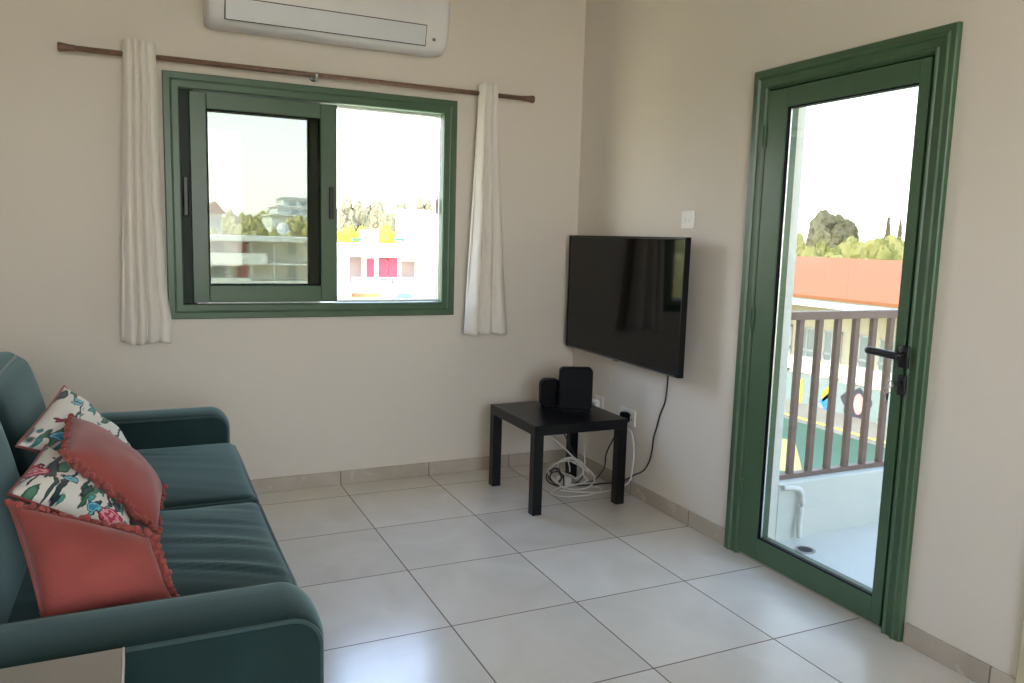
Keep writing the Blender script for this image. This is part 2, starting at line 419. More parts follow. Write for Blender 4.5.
gy0, gy1, gz0, gz1 = -2.256, -1.664, .108, 1.897
bm = bmesh.new()
for b in ((ly0, lz0, gy0, lz1), (gy1, lz0, ly1, lz1), (gy0, gz1, gy1, lz1), (gy0, lz0, gy1, gz0)):
    box(bm, -.015, b[0], b[1], .05, b[2], b[3], .003, 2)
leaf = obj('door_leaf', bm, GREEN, d)
def sub(name, bm, mat, par, **k):
    o = obj(name, bm, mat, par, **k)
    root = par.parent if par.parent else None
    o.location = (0, 0, 0) if root else o.location
    return o
sub('glass', bx(-.004, gy0-.006, gz0-.006, .000, gy1+.006, gz1+.006), GLASS, leaf)
bm = bmesh.new()
for b in ((gy0, gz0, gy0+.004, gz1), (gy1-.004, gz0, gy1, gz1), (gy0, gz1-.005, gy1, gz1), (gy0, gz0, gy1, gz0+.005)):
    box(bm, -.009, b[0], b[1], .012, b[2], b[3])
sub('gasket', bm, BLACKPLASTIC, leaf)
bm = bmesh.new()
for b in ((gy0+.006, gz0+.006, gy0+.011, gz1-.006), (gy1-.0085, gz0+.006, gy1-.005, gz1-.006)):
    box(bm, .001, b[0], b[1], .008, b[2], b[3])
sub('glazing_spacer', bm, ALU, leaf)
bm = bmesh.new()
box(bm, .050, ly0-.02, lz0, .056, ly0+.01, lz1); box(bm, .050, ly1-.01, lz0, .056, ly1+.02, lz1); box(bm, .050, ly0-.02, lz1-.01, .056, ly1+.02, lz1+.02)
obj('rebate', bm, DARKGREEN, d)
bm = bmesh.new()          # lever handle on a slim rose
hy = at(901.5, 354, 0, -.035).y
box(bm, -.028, hy-.021, .948, -.014, hy+.021, 1.026, .007, 3)
cyl(bm, (-.024, hy, .993), (-.062, hy, .993), .0095, n=14)
tube(bm, catmull([(-.060, hy-.006, .993), (-.064, hy+.015, .993), (-.064, hy+.06, .995), (-.063, hy+.118, .997)]), [.0135]*18+[.011], 12)
sub('door_handle', bm, BLACKMETAL, leaf, smooth=True)
bm = bmesh.new(); box(bm, -.028, hy-.019, .855, -.014, hy+.016, .925, .006, 3); cyl(bm, (-.024, hy, .897), (-.038, hy, .897), .0085, n=14)
sub('lock_plate', bm, BLACKMETAL, leaf)
bm = bmesh.new(); box(bm, -.068, hy-.0015, .890, -.036, hy+.0015, .904)
bm2pts = [(-.076+.012*math.cos(a), hy+.004*math.sin(3*a), .897+.012*math.sin(a)) for a in [k*PI/8 for k in range(16)]]
tube(bm, bm2pts, .0022, 6, True)
tube(bm, [(-.082+.016*math.cos(a), hy+.006, .876+.016*math.sin(a)) for a in [k*PI/10 for k in range(20)]], .0012, 6, True)
box(bm, -.090, hy+.002, .840, -.076, hy+.0045, .864, .001, 1)
sub('key', bm, STEEL, leaf)
bm = bmesh.new()
for zz in (.25, 1.0, 1.75): cyl(bm, (-.018, -1.556, zz), (-.018, -1.556, zz+.09), .006, n=10)
sub('hinge', bm, GREEN, leaf)

# ---- curtain rod and curtains
RY, RZ = -.08, 2.1145
rod = thing('curtain_rod', 'thin brown curtain rod with flared ends above the window', 'curtain rod', (-1.505, RY, RZ))
bm = bmesh.new(); cyl(bm, (-2.60, RY, RZ), (-.41, RY, RZ), .0125, n=16); obj('pole', bm, RODWOOD, rod, True)
for s, xa in ((-1, -2.59), (1, -.42)):
    bm = bmesh.new()
    tube(bm, [(xa, RY, RZ), (xa+s*.004, RY, RZ), (xa+s*.02, RY, RZ), (xa+s*.055, RY, RZ), (xa+s*.062, RY, RZ), (xa+s*.066, RY, RZ)], [.013, .0145, .0145, .020, .0205, .017], 18)
    obj('finial', bm, RODWOOD, rod, True)
for xb in (-2.36, -1.549, -.62):
    bm = bmesh.new(); cyl(bm, (xb, 0, RZ), (xb, RY, RZ), .006, n=10); cyl(bm, (xb, -.001, RZ), (xb, -.007, RZ), .02, n=16)
    cyl(bm, (xb-.007, RY, RZ), (xb+.007, RY, RZ), .0165, n=16); cyl(bm, (xb, RY, RZ-.012), (xb, RY, RZ-.03), .005, n=8)
    obj('bracket', bm, STEEL if xb == -1.549 else RODWOOD, rod, True)
def curtain(label, prof, nf, seed, lean=0):
    """flattened cloth tube threaded on the rod; prof = list of (z, x left, x right)"""
    rnd = random.Random(seed); ph = [rnd.uniform(0, 6.28) for _ in range(4)]
    def edge(z, k):
        for (za, *a), (zb, *b) in zip(prof, prof[1:]):
            if zb <= z <= za:
                t = (za-z)/(za-zb); return a[k]+(b[k]-a[k])*t
        return prof[-1][k+1]
    ztop, zbot = prof[0][0], prof[-1][0]
    NU, NV = 84, 60
    def fn(front):
        def f(u, v):
            z = ztop + (zbot-ztop)*v
            xl, xr = edge(z, 0), edge(z, 1)
            zz = z + .006*math.sin(9*u+ph[0])*(v**8) + (.006*math.sin(nf*2*PI*u+ph[1]) if v < .01 else 0)
            near_rod = max(0, 1-abs(z-RZ)/.05)
            half = .021 + .004*v
            env = math.sin(PI*min(1, max(0, u)))**.5
            amp = (.013+.013*min(1, v*1.5))*(1+.15*math.sin(3*v+ph[2]))
            fold = 2*abs(math.sin(PI*nf*(u + .05*math.sin(1.3*v*PI+ph[0])*v + .03*math.sin(7*u+ph[1]))))**.7 - 1
            x = xl+(xr-xl)*u 
            if front: y = RY - env*(half + amp*(.6+fold)) - .006
            else: y = RY + env*(half - .2*amp*(1-fold)) 
            return Vector((x, y - lean*v, zz))
        return f
    bm = bmesh.new()
    A = grid_surface(bm, NU, NV, fn(True)); B = grid_surface(bm, NU, NV, fn(False))
    for j in range(NV-1):
        for i in (0, NU-1): bm.faces.new((A[j][i], A[j+1][i], B[j+1][i], B[j][i]))
    for i in range(NU-1): bm.faces.new((A[NV-1][i], A[NV-1][i+1], B[NV-1][i+1], B[NV-1][i]))
    o = obj('curtain', bm, CURTAIN, None, True, loc=((prof[0][1]+prof[0][2])/2, RY, RZ))
    return tag(o, label, 'curtain')
curtain('white cotton curtain left of the window, gathered on the rod', ((2.172, -2.405, -2.268), (2.05, -2.405, -2.266), (1.5, -2.425, -2.265), (1.08, -2.44, -2.252), (.92, -2.447, -2.232), (.815, -2.450, -2.238)), 4, 3)
curtain('white cotton curtain right of the window, flaring to its hem', ((2.165, -.688, -.576), (2.0, -.690, -.572), (1.5, -.712, -.540), (1.1, -.732, -.510), (.815, -.745, -.480)), 3, 12)

# ---- air conditioner
ac = thing('air_conditioner', 'white split air conditioner indoor unit high above the window', 'air conditioner', (-1.46, 0, 2.27))
ax0, ax1 = -2.055, -.905
pr = [(0, 2.285), (-.10, 2.272), (-.145, 2.275), (-.172, 2.288), (-.190, 2.31), (-.214, 2.375), (-.222, 2.42), (-.222, 2.56), (-.205, 2.59), (-.17, 2.605), (0, 2.605)]
bm = bmesh.new()
ends = [0, .006, .02, .045]
ring = []
cy_, cz_ = -.10, 2.44
for x, k in ((ax0, .90), (ax0+.006, .955), (ax0+.018, .985), (ax0+.04, 1), (ax1-.04, 1), (ax1-.018, .985), (ax1-.006, .955), (ax1, .90)):
    ring.append([bm.verts.new((x, (y*k if y else 0), cz_+(z-cz_)*k)) for y, z in pr])
for A, B in zip(ring, ring[1:]):
    for i in range(len(pr)): j = (i+1) % len(pr); bm.faces.new((A[i], A[j], B[j], B[i]))
bm.faces.new(ring[0]); bm.faces.new(ring[-1][::-1])
obj('housing', bm, ACWHITE, ac, True).data.polygons
fa, fb = Vector((0, -.2125, 2.388)), Vector((0, -.1905, 2.2985))
nrm = Vector((0, -(fb-fa).z, (fb-fa).y)).normalized(); nrm = nrm if nrm.y < 0 else -nrm
def slab(x0, x1, a, b, off, th):
    bm = bmesh.new(); a = a+nrm*off; b = b+nrm*off
    prism(bm, [(x0, a.y, a.z), (x1, a.y, a.z), (x1, b.y, b.z), (x0, b.y, b.z)], nrm*th); return bm
up = (fa-fb).normalized()*.004
obj('outlet_gap', slab(-1.982, -1.028, fa+up, fb-up, -.006, .013), GAP, ac)
obj('outlet_flap', slab(-1.978, -1.032, fa, fb, .002, .008), ACGREY, ac)
bm = bmesh.new(); q = fa*.35+fb*.65; cyl(bm, Vector((-.985, q.y, q.z))-nrm*.004, Vector((-.985, q.y, q.z))+nrm*.006, .0085, n=14)
obj('indicator', bm, plain('grey_indicator', (.16, .16, .17, 1), .3), ac)

# ---- light switch and sockets
sw = thing('light_switch', 'white square wall switch above the television', 'switch', (0, -1.058, 1.458))
obj('plate', bx(-.010, -1.103, 1.416, 0, -1.014, 1.500, .003, 2), WHITEPLASTIC, sw)
for yy in (-1.074, -1.044):
    bm = bmesh.new(); box(bm, -.015, yy-.007, 1.446, -.009, yy+.007, 1.470, .002, 1); obj('rocker', bm, WHITEPLASTIC, sw)
def socket(y, z, wd, label):
    s = thing('wall_socket', label, 'socket', (0, y, z), 'sockets behind the side table')
    obj('plate', bx(-.010, y-wd/2, z-.043, 0, y+wd/2, z+.043, .003, 2), WHITEPLASTIC, s)
    for k in ((-.037, .037) if wd > .1 else (0,)):
        bm = bmesh.new()
        for a, b in ((0, .013), (-.011, -.008), (.011, -.008)): box(bm, -.0106, y+k+a-.003, z+b-.005, -.0098, y+k+a+.003, z+b+.005)
        obj('pin_hole', bm, GAP, s)
    return s
socket(-.632, .415, .146, 'white double wall socket with a black plug beside the table corner')
socket(-.335, .425, .086, 'white wall socket behind the black router box')
bm = bmesh.new(); box(bm, -.054, -.672, .388, -.011, -.620, .444, .012, 3)
tag(obj('power_plug', bm, BLACKPLASTIC, None, True), 'black power plug in the double socket near the table corner', 'plug')
bm = bmesh.new(); box(bm, -.048, -.358, .400, -.011, -.312, .448, .010, 3)
tag(obj('power_adapter', bm, WHITEPLASTIC, None, True), 'white plug in the socket behind the router box', 'plug')

# ---- television
tv = thing('television', 'large flat black television on a wall mount beside the corner', 'television', (-.105, -.640, 1.051))
tw, thh = 1.135, .648
ang = math.atan2(.032, tw)
tv.rotation_euler = (0, 0, 0)
def tvpart(name, bm, mat, smooth=False):
    # local frame: x = toward the room (negative), y along the set
    bmesh.ops.rotate(bm, verts=bm.verts[:], cent=(0, 0, 0), matrix=Matrix.Rotation(-ang, 3, 'Z'))
    me = bpy.data.meshes.new(name); bmesh.ops.recalc_face_normals(bm, faces=bm.faces[:]); bm.to_mesh(me); bm.free(); me.materials.append(mat)
    o = bpy.data.objects.new(name, me); COL.objects.link(o); o.parent = tv
    if smooth:
        for p in me.polygons: p.use_smooth = True
    return o
hw, hh = tw/2, thh/2
bm = bmesh.new(); bz = .011
for b in ((-hw, -hh, -hw+bz, hh), (hw-bz, -hh, hw, hh), (-hw+bz, hh-bz, hw-bz, hh), (-hw+bz, -hh, hw-bz, -hh+.018)):
    box(bm, -.004, b[0], b[1], .028, b[2], b[3], .0025, 1)
tvpart('bezel', bm, TVPLASTIC)
tvpart('screen', bx(0, -hw+bz-.002, -hh+.016, .006, hw-bz+.002, hh-bz+.002), SCREEN)
bm = bmesh.new(); box(bm, .0075, -hw+.006, -hh+.006, .026, hw-.006, hh-.006, .004, 1); box(bm, .02, -.38, -.27, .055, .38, .12, .015, 2)
tvpart('back_housing', bm, TVPLASTIC)
bm = bmesh.new(); box(bm, -.0055, -hw+.03, -hh+.003, -.0035, hw-.03, -hh+.007); box(bm, -.007, -.02, -hh-.006, .01, .02, -hh, .001, 1)
tvpart('lower_trim', bm, SILVERTRIM)
bm = bmesh.new(); box(bm, .055, -.2, -.16, .062, .2, .06); box(bm, .062, -.06, -.1, .086, .06, .06, .004, 1); box(bm, .08, -.15, -.12, .087, .15, .08)
tvpart('wall_bracket', bm, BLACKMETAL)

# ---- side table
tb = thing('side_table', 'low black square side table in the corner below the television', 'table', (-.445, -.652, 0))
LX0, LX1, LY0, LY1 = -.655, -.125, -.815, -.272
obj('tabletop', bx(LX0, LY0, .400, LX1, LY1, .450, .002, 1), BLACKWOOD, tb)
for xx in (LX0, LX1-.05):
    for yy in (LY0, LY1-.05):
        obj('leg', bx(xx, yy, 0, xx+.05, yy+.05, .400, .002, 1), BLACKWOOD, tb)

# ---- the black boxes on the side table
def rounded_box(bm, cx, cy, z0, wx, dy, h, r, rz=0, lean=0, n=5):
    """upright box whose front outline has rounded corners"""
    pts = rrect(wx, h, r, n); m = Matrix.Rotation(rz, 3, 'Z')
    rings = []
    for yy, k in ((-dy/2, .97), (-dy/2+.006, 1), (dy/2-.006, 1), (dy/2, .97)):
        rings.append([bm.verts.new(m @ Vector((a*k, yy + lean*(b+h/2), b*k)) + Vector((cx, cy, z0+h/2))) for a, b in pts])
    for A, B in zip(rings, rings[1:]):
        for i in range(len(pts)): j = (i+1) % len(pts); bm.faces.new((A[i], A[j], B[j], B[i]))
    bm.faces.new(rings[0]); bm.faces.new(rings[-1][::-1])
rt = thing('router', 'taller black rounded box standing on the side table', 'router', (-.293, -.56, .45))
bm = bmesh.new(); rounded_box(bm, -.284, -.545, .458, .176, .055, .222, .022, -.38, .03); obj('body', bm, BLACKPLASTIC, rt)
bm = bmesh.new(); rounded_box(bm, -.284, -.548, .450, .150, .10, .014, .005, -.38); obj('base', bm, BLACKPLASTIC, rt)
bm = bmesh.new()
m_ = Matrix.Rotation(-.38, 3, 'Z')
for k in range(4):
    c = m_ @ Vector((-.03+.02*k, .032, 0)) + Vector((-.284, -.545, .50)); box(bm, c.x-.007, c.y-.004, c.z-.006, c.x+.007, c.y+.004, c.z+.006)
obj('port', bm, GAP, rt)
rt2 = thing('speaker', 'smaller black rounded box behind the router on the side table', 'speaker', (-.385, -.43, .45))
bm = bmesh.new(); rounded_box(bm, -.378, -.43, .456, .110, .06, .150, .035, -.25); obj('body', bm, BLACKPLASTIC, rt2)
bm = bmesh.new(); rounded_box(bm, -.378, -.43, .450, .08, .07, .008, .003, -.25); obj('base', bm, BLACKPLASTIC, rt2)

# ---- cables
def cable(name, label, pts, r, mat, k=8):
    bm = bmesh.new(); tube(bm, catmull(pts, k), r, 8)
    return tag(obj(name, bm, mat, None, True), label, 'cable')
tvc = [at(668, 376, 0, -.05), at(667, 388, 0, -.014), at(665, 402, 0, -.008), at(660, 415, 0, -.008), at(656.5, 428, 0, -.008), at(653.5, 438, 0, -.008), at(652, 450, 0, -.008), at(649, 462, 0, -.010), at(643, 471, 0, -.016), at(634, 475, 0, -.025), (-.06, -.68, .07), (-.10, -.56, .03), (-.16, -.50, .008), (-.24, -.47, .008)]
cable('television_cable', 'dark cable running down the wall from the television', tvc, .0042, CABLEBLACK)
cable('white_cable', 'white cable bowing out beside the right table leg', [(-.03, -.60, .40), (-.05, -.64, .37), at(631, 432, 0, -.05), at(634, 452, 0, -.05), at(632, 470, 0, -.07), at(627, 484, 0, -.08), (-.16, -.66, .02), (-.26, -.58, .007), (-.34, -.52, .007)], .0045, CABLEWHITE)
cable('white_cable', 'white cable from the router to the wall socket', [(-.22, -.50, .50), (-.19, -.46, .515), (-.15, -.42, .50), (-.09, -.37, .47), (-.05, -.345, .43)], .0040, CABLEWHITE)
cable('white_cable', 'thin white cable climbing the wall behind the router', [at(612, 378, 0, -.005), at(607, 360+30, 0, -.006), at(603, 396, 0, -.008), (-.05, -.33, .44)], .003, CABLEWHITE)
cable('black_cable', 'black cable hanging from the black plug behind the table', [(-.045, -.645, .40), (-.06, -.62, .33), (-.075, -.55, .2), (-.07, -.52, .10), (-.12, -.48, .02), (-.22, -.44, .008), (-.30, -.46, .008)], .004, CABLEBLACK)
cable('black_cable', 'black cable looping down under the middle of the table', [(-.30, -.50, .398), (-.29, -.47, .34), (-.32, -.43, .33), (-.26, -.40, .28), (-.22, -.38, .22), (-.18, -.40, .14), (-.14, -.42, .05), (-.20, -.44, .008), (-.28, -.40, .008)], .0035, CABLEBLACK)
rnd = random.Random(5)
def coil(label, c, r, turns, mat, rad, tiltx, rz, pre=(), post=()):
    """loose coil standing partly upright on the floor"""
    m = Matrix.Rotation(rz, 3, 'Z') @ Matrix.Rotation(tiltx, 3, 'X'); pts = []
    for k in range(int(turns*7)+1):
        a = k/7*2*PI*rnd.uniform(.97, 1.03); rr = r*(1+.20*math.sin(a*.41+rz*3)+rnd.uniform(-.16, .16))
        q = m @ Vector((rr*math.cos(a), .8*rr*math.sin(a), .004*k/10+rnd.uniform(-.022, .022))) + Vector(c)
        q.z = max(q.z, rad+.002); pts.append(q)
    return cable('white_cable' if mat is CABLEWHITE else 'black_cable', label, [Vector(p) for p in pre]+pts+[Vector(p) for p in post], rad, mat, 6)
coil('white cable coiled in wide loops on the floor under the table', (-.27, -.50, .085), .105, 2.4, CABLEWHITE, .0042, .8, -.3, [(-.36, -.40, .385), (-.37, -.43, .30), (-.30, -.50, .22)])
coil('white cable in a loose loop under the table, nearest the wall', (-.19, -.40, .075), .085, 1.7, CABLEWHITE, .0038, .65, .5, [(-.08, -.345, .40), (-.10, -.36, .28), (-.11, -.37, .16)])
coil('thin white cable lying in a flat loop on the floor behind the front legs', (-.25, -.56, .012), .12, 1.5, CABLEWHITE, .003, .05, .2)
coil('black cable in a small tight coil beside the rear table leg', (-.345, -.46, .055), .05, 3, CABLEBLACK, .0042, 1.0, .4)
bm = bmesh.new(); box(bm, -.30, -.47, .008, -.245, -.395, .052, .012, 3); 
bmesh.ops.rotate(bm, verts=bm.verts[:], cent=(-.27, -.43, .03), matrix=Matrix.Rotation(.5, 3, 'Z'))
tag(obj('power_brick', bm, WHITEPLASTIC, None, True), 'white power brick lying among the cables under the table', 'adapter')

# ------------------------------------------------------------------ sofa
SX0, SX1 = -2.965, -2.046        # back and front
SY0, SY1 = -2.742, -.812         # near and far outer sides
AZ, AT = .650, .185              # arm height and width
SEAT = .540
sofa = thing('sofa', 'dark teal velvet two seat sofa along the left wall', 'sofa', (-2.5, -1.725, 0))
def smooth_obj(name, bm, mat, lv=2, parent=sofa):
    return obj(name, bm, mat, parent, True)
def arm_outline(x0, x1, z0, z1, r, ins=0):
    pts = [(x0+ins, z0+ins), (x1-ins, z0+ins)]
    rr = max(.01, r-ins); n = 10
    for k in range(n+1):
        a = k/n*PI/2; pts.append((x1-ins-rr+rr*math.cos(a), z1-ins-rr+rr*math.sin(a)))
    pts.append((x0+ins, z1-ins))
    return pts
def arm(y0, y1):
    bm = bmesh.new(); rings = []
    sec = [(0, .020), (.004, .010), (.012, .003), (.024, 0)]
    w_ = y1-y0
    ys = [(y0+a, i) for a, i in sec] + [(y0+w_*f, -.006*math.sin(PI*f)) for f in (.25, .4, .5, .6, .75)] + [(y1-a, i) for a, i in reversed(sec)]
    for y, ins in ys:
        rings.append([bm.verts.new((x, y, z)) for x, z in arm_outline(SX0, SX1-.020, .05, AZ, .065, ins)])
    n = len(rings[0])
    for A, B in zip(rings, rings[1:]):
        for i in range(n): j = (i+1) % n; bm.faces.new((A[i], A[j], B[j], B[i]))
    bm.faces.new(rings[0]); bm.faces.new(rings[-1][::-1])
    o = obj('arm', bm, VELVET, sofa, True)
    for yy in (y0+.006, y1-.006):
        pts = [(x, yy, z) for x, z in arm_outline(SX0, SX1-.020, .05, AZ, .065, .008)][1:]
        bm = bmesh.new(); tube(bm, pts, .0042, 8)
        q = obj('piping', bm, PIPING, o, True); q.location = (0, 0, 0)
    return o
arm(SY0, SY0+AT); arm(SY1-AT, SY1)
IY0, IY1 = SY0+AT, SY1-AT
obj('base', bx(SX0+.02, IY0-.01, .06, SX1-.035, IY1+.01, .31, .02, 3), VELVET, sofa)
obj('back_frame', bx(SX0, IY0-.02, .06, SX0+.15, IY1+.02, .76, .04, 4), VELVET, sofa, True)
for xx in (SX0+.06, SX1-.12):
    for yy in (SY0+.05, SY1-.10):
        bm = bmesh.new(); cyl(bm, (xx+.02, yy+.025, .06), (xx+.02, yy+.025, 0), .026, .018, 14); obj('foot', bm, BLACKWOOD, sofa)
def cushion(name, c, size, rad, crown, wrinkle=0, seed=0, rot=None, seg=26, piping=None):
    """soft box: rounded edges, domed faces, small folds. size = half extents"""
    bm = bmesh.new()
    bmesh.ops.create_cube(bm, size=2)
    bmesh.ops.subdivide_edges(bm, edges=bm.edges[:], cuts=seg, use_grid_fill=True)
    hx, hy, hz = size
    for v in bm.verts:
        p = Vector((v.co.x*hx, v.co.y*hy, v.co.z*hz))
        inner = Vector((max(-hx+rad, min(hx-rad, p.x)), max(-hy+rad, min(hy-rad, p.y)), max(-hz+rad, min(hz-rad, p.z))))
        dlt = p-inner
        if dlt.length > 1e-9: p = inner + dlt.normalized()*rad
        ux, uy, uz = v.co
        k = crown[2]*(1-ux**4)*(1-uy**4); p.z += k*(1 if uz > 0 else -1)*min(1, abs(uz))
        k = crown[0]*(1-uy**4)*(1-uz**4); p.x += k*(1 if ux > 0 else -1)*abs(ux)
        k = crown[1]*(1-ux**4)*(1-uz**4); p.y += k*(1 if uy > 0 else -1)*abs(uy)
        s = noise.noise(Vector((p.x*3+seed, p.y*3, p.z*3)))*.006
        if wrinkle and uz > .2:
            wv = noise.noise(Vector((p.x*2.2+seed, p.y*30+1.5*p.x*8, 0)))
            mask = max(0, noise.noise(Vector((p.x*2.0+seed*2, p.y*2.4, 3)))+.35)
            s += wrinkle*wv*mask*(1-uy**6)*(1-ux**6)
        p.z += s if uz > .1 else 0
        p.x += s*.5
        if rot is not None: p = rot @ p
        v.co = p + Vector(c)
    o = obj(name, bm, VELVET, sofa, True)
    if piping:
        pts = []
        for a, b in rrect(*piping['wh'], rad*1.0, 6): pts.append(Vector(c) + (rot @ Vector(piping['f'](a, b)) if rot is not None else Vector(piping['f'](a, b))))
        bm = bmesh.new(); tube(bm, pts, .0045, 8, True); q = obj('piping', bm, PIPING, o, True); q.location = (0, 0, 0)
    return o
mid = -1.705
sx = (SX0+.16+SX1)/2; shx = (SX1-(SX0+.16))/2
for ya, yb, sd, wr in ((mid+.004, IY1-.002, 1, .004), (IY0+.002, mid-.004, 9, .011)):
    hx, hy, hz = shx, (yb-ya)/2, .088
    cushion('seat_cushion', (sx, (ya+yb)/2, SEAT-.088), (hx, hy, hz), .035, (.004, 0, .022), wr, sd, seg=46,
            piping=dict(wh=(2*hx-.018, 2*hy-.018), f=lambda a, b, hz=hz: (a, b, hz-.009)))
tilt = Matrix.Rotation(math.radians(-13), 3, 'Y')
for ya, yb, sd in ((mid+.002, IY1+.015, 3), (IY0-.01, mid-.002, 6)):
    hx, hy, hz = .085, (yb-ya)/2, .235
    cushion('back_cushion', (-2.765, (ya+yb)/2, .678), (hx, hy, hz), .055, (.035, .006, .02), 0, sd, tilt, seg=30,
            piping=dict(wh=(2*hy-.03, 2*hz-.03), f=lambda a, b, hx=hx: (hx-.016, a, b)))

# ------------------------------------------------------------------ pillows
def quad_fn(c, thick, pinch=.05, seed=0, lump=.008):
    A, B, C_, D = [Vector(p) for p in c]          # corners in order: (0,0) (1,0) (1,1) (0,1)
    n = ((B-A)+(C_-D)).cross((D-A)+(C_-B)).normalized()
    def f(u, v, side):
        e = 2*u-1; g = 2*v-1
        uu = .5+.5*e*(1-pinch*(1-g*g)); vv = .5+.5*g*(1-pinch*(1-e*e))
        p = A*(1-uu)*(1-vv)+B*uu*(1-vv)+C_*uu*vv+D*(1-uu)*vv
        h = (max(0, 1-abs(e)**2.2)*max(0, 1-abs(g)**2.2))**.55
        l = lump*noise.noise(Vector((u*4+seed, v*4, side)))*h
        return p + n*(side*thick*h + l)
    return f, n
def pillow(label, corners, thick, mats, seed, pinch=.05, lump=.010, edges=(), N=30):
    f, n = quad_fn(corners, thick, pinch, seed, lump)
    ctr = sum((Vector(p) for p in corners), Vector())/4
    root = thing('throw_pillow', label, 'pillow', ctr)
    bm = bmesh.new(); uvl = bm.loops.layers.uv.new('uv')
    g = {}
    for s in (1, -1):
        for j in range(N+1):
            for i in range(N+1):
                rim = i in (0, N) or j in (0, N)
                key = (i, j, 0 if rim else s)
                if key not in g: g[key] = bm.verts.new(f(i/N, j/N, s))
        for j in range(N):
            for i in range(N):
                q = [(i, j), (i+1, j), (i+1, j+1), (i, j+1)]
                vs = [g[(a, b, 0 if (a in (0, N) or b in (0, N)) else s)] for a, b in q]
                fc = bm.faces.new(vs if s > 0 else vs[::-1]); fc.material_index = 0 if s > 0 else 1
                for lp, (a, b) in zip(fc.loops, q if s > 0 else q[::-1]): lp[uvl].uv = (a/N, b/N)
    o = obj('cover', bm, mats[0], root, True); o.data.materials.append(mats[1])
    seam = [f(t/N, 0, 1) for t in range(N)]+[f(1, t/N, 1) for t in range(N)]+[f(1-t/N, 1, 1) for t in range(N)]+[f(0, 1-t/N, 1) for t in range(N)]
    bm = bmesh.new(); tube(bm, seam, .0035, 6, True); obj('seam', bm, mats[1], root, True)
    if edges:
        bm = bmesh.new(); bmesh.ops.create_icosphere(bm, subdivisions=2, radius=.0075)
        for v in bm.verts: v.co *= 1+.22*noise.noise(v.co*400)
        me = bpy.data.meshes.new('pom_pom'); bm.to_mesh(me); bm.free(); me.materials.append(mats[1])
        for p in me.polygons: p.use_smooth = True
        rr = random.Random(seed)
        for (u0, v0), (u1, v1), cnt in edges:
            for k in range(cnt):
                t = (k+.5)/cnt; u = u0+(u1-u0)*t; v = v0+(v1-v0)*t
                p = f(u, v, 1); out = (p-ctr).normalized()
                q = bpy.data.objects.new('pom_pom', me); COL.objects.link(q); q.parent = root
                q.location = p - ctr + out*(.003+rr.uniform(0, .010)) + n*rr.uniform(-.007, .007)
                q.rotation_euler = (rr.uniform(0, 6), rr.uniform(0, 6), rr.uniform(0, 6)); q.scale = [rr.uniform(.85, 1.2)]*3
    return root
FL = [floral('floral_print', s) for s in (1, 4)]
def A3(u, v, z): return at(u, v, 2, z)
pillow('floral printed pillow with pink and teal blossoms, furthest along the sofa', [(-2.43, -1.50, .60), A3(132, 454, .595), A3(64, 386, .84), A3(16, 446, .80)], .060, (FL[0], CORAL), 2, .03, .018)
pillow('coral pom-pom pillow leaning between the two floral pillows', [A3(157, 532, .585), A3(162, 486, .585), A3(72, 416, .81), A3(63, 453, .82)], .062, (CORAL, CORAL), 5, .04, .008,
       edges=(((0, 1), (0, 0), 30), ((0, 0), (1, 0), 14), ((0, 1), (1, 1), 12)))
pillow('floral printed pillow with a dark red blossom, just behind the nearest coral pillow', [(-2.405, -2.10, .605), A3(130, 524, .60), A3(46, 445, .79), A3(8, 494, .775)], .050, (FL[1], CORAL), 8, .03, .012)
pillow('largest coral pom-pom pillow at the near end of the sofa', [A3(44, 624, .60), A3(176, 606, .575), A3(150, 538, .70), A3(9, 504, .785)], .068, (CORAL, CORAL), 11, .04, .010,
       edges=(((0, 1), (1, 1), 34), ((1, 1), (1, 0), 26)))

# ---- grey side cabinet touching the near arm
CZ, CY = .655, -2.750
CX = at(124, 668, 2, CZ).x
cb = thing('side_cabinet', 'grey laminate side cabinet with a pale edge beside the near sofa arm', 'cabinet', (-2.63, -2.93, 0))
obj('top', bx(-2.90, -3.18, CZ-.022, CX-.003, CY, CZ, .001, 1), GREYTOP, cb)
obj('edge_band', bx(CX-.003, -3.18, CZ-.022, CX, CY, CZ+.0005), LIGHTEDGE, cb)
bm = bmesh.new(); box(bm, -2.89, -3.17, .05, -2.872, CY-.005, CZ-.022); box(bm, CX-.021, -3.17, .05, CX-.004, CY-.005, CZ-.022); box(bm, -2.872, CY-.023, .05, CX-.021, CY-.005, CZ-.022); box(bm, -2.872, -3.17, .05, CX-.021, CY-.023, .07)
obj('carcass', bm, GREYTOP, cb)
obj('door', bx(-2.888, -3.188, .055, CX-.006, -3.17, CZ-.03, .001, 1), GREYTOP, cb)
for xx in (-2.88, CX-.05):
    for yy in (-3.15, -2.80): obj('foot', bx(xx, yy, 0, xx+.04, yy+.04, .05), BLACKWOOD, cb)

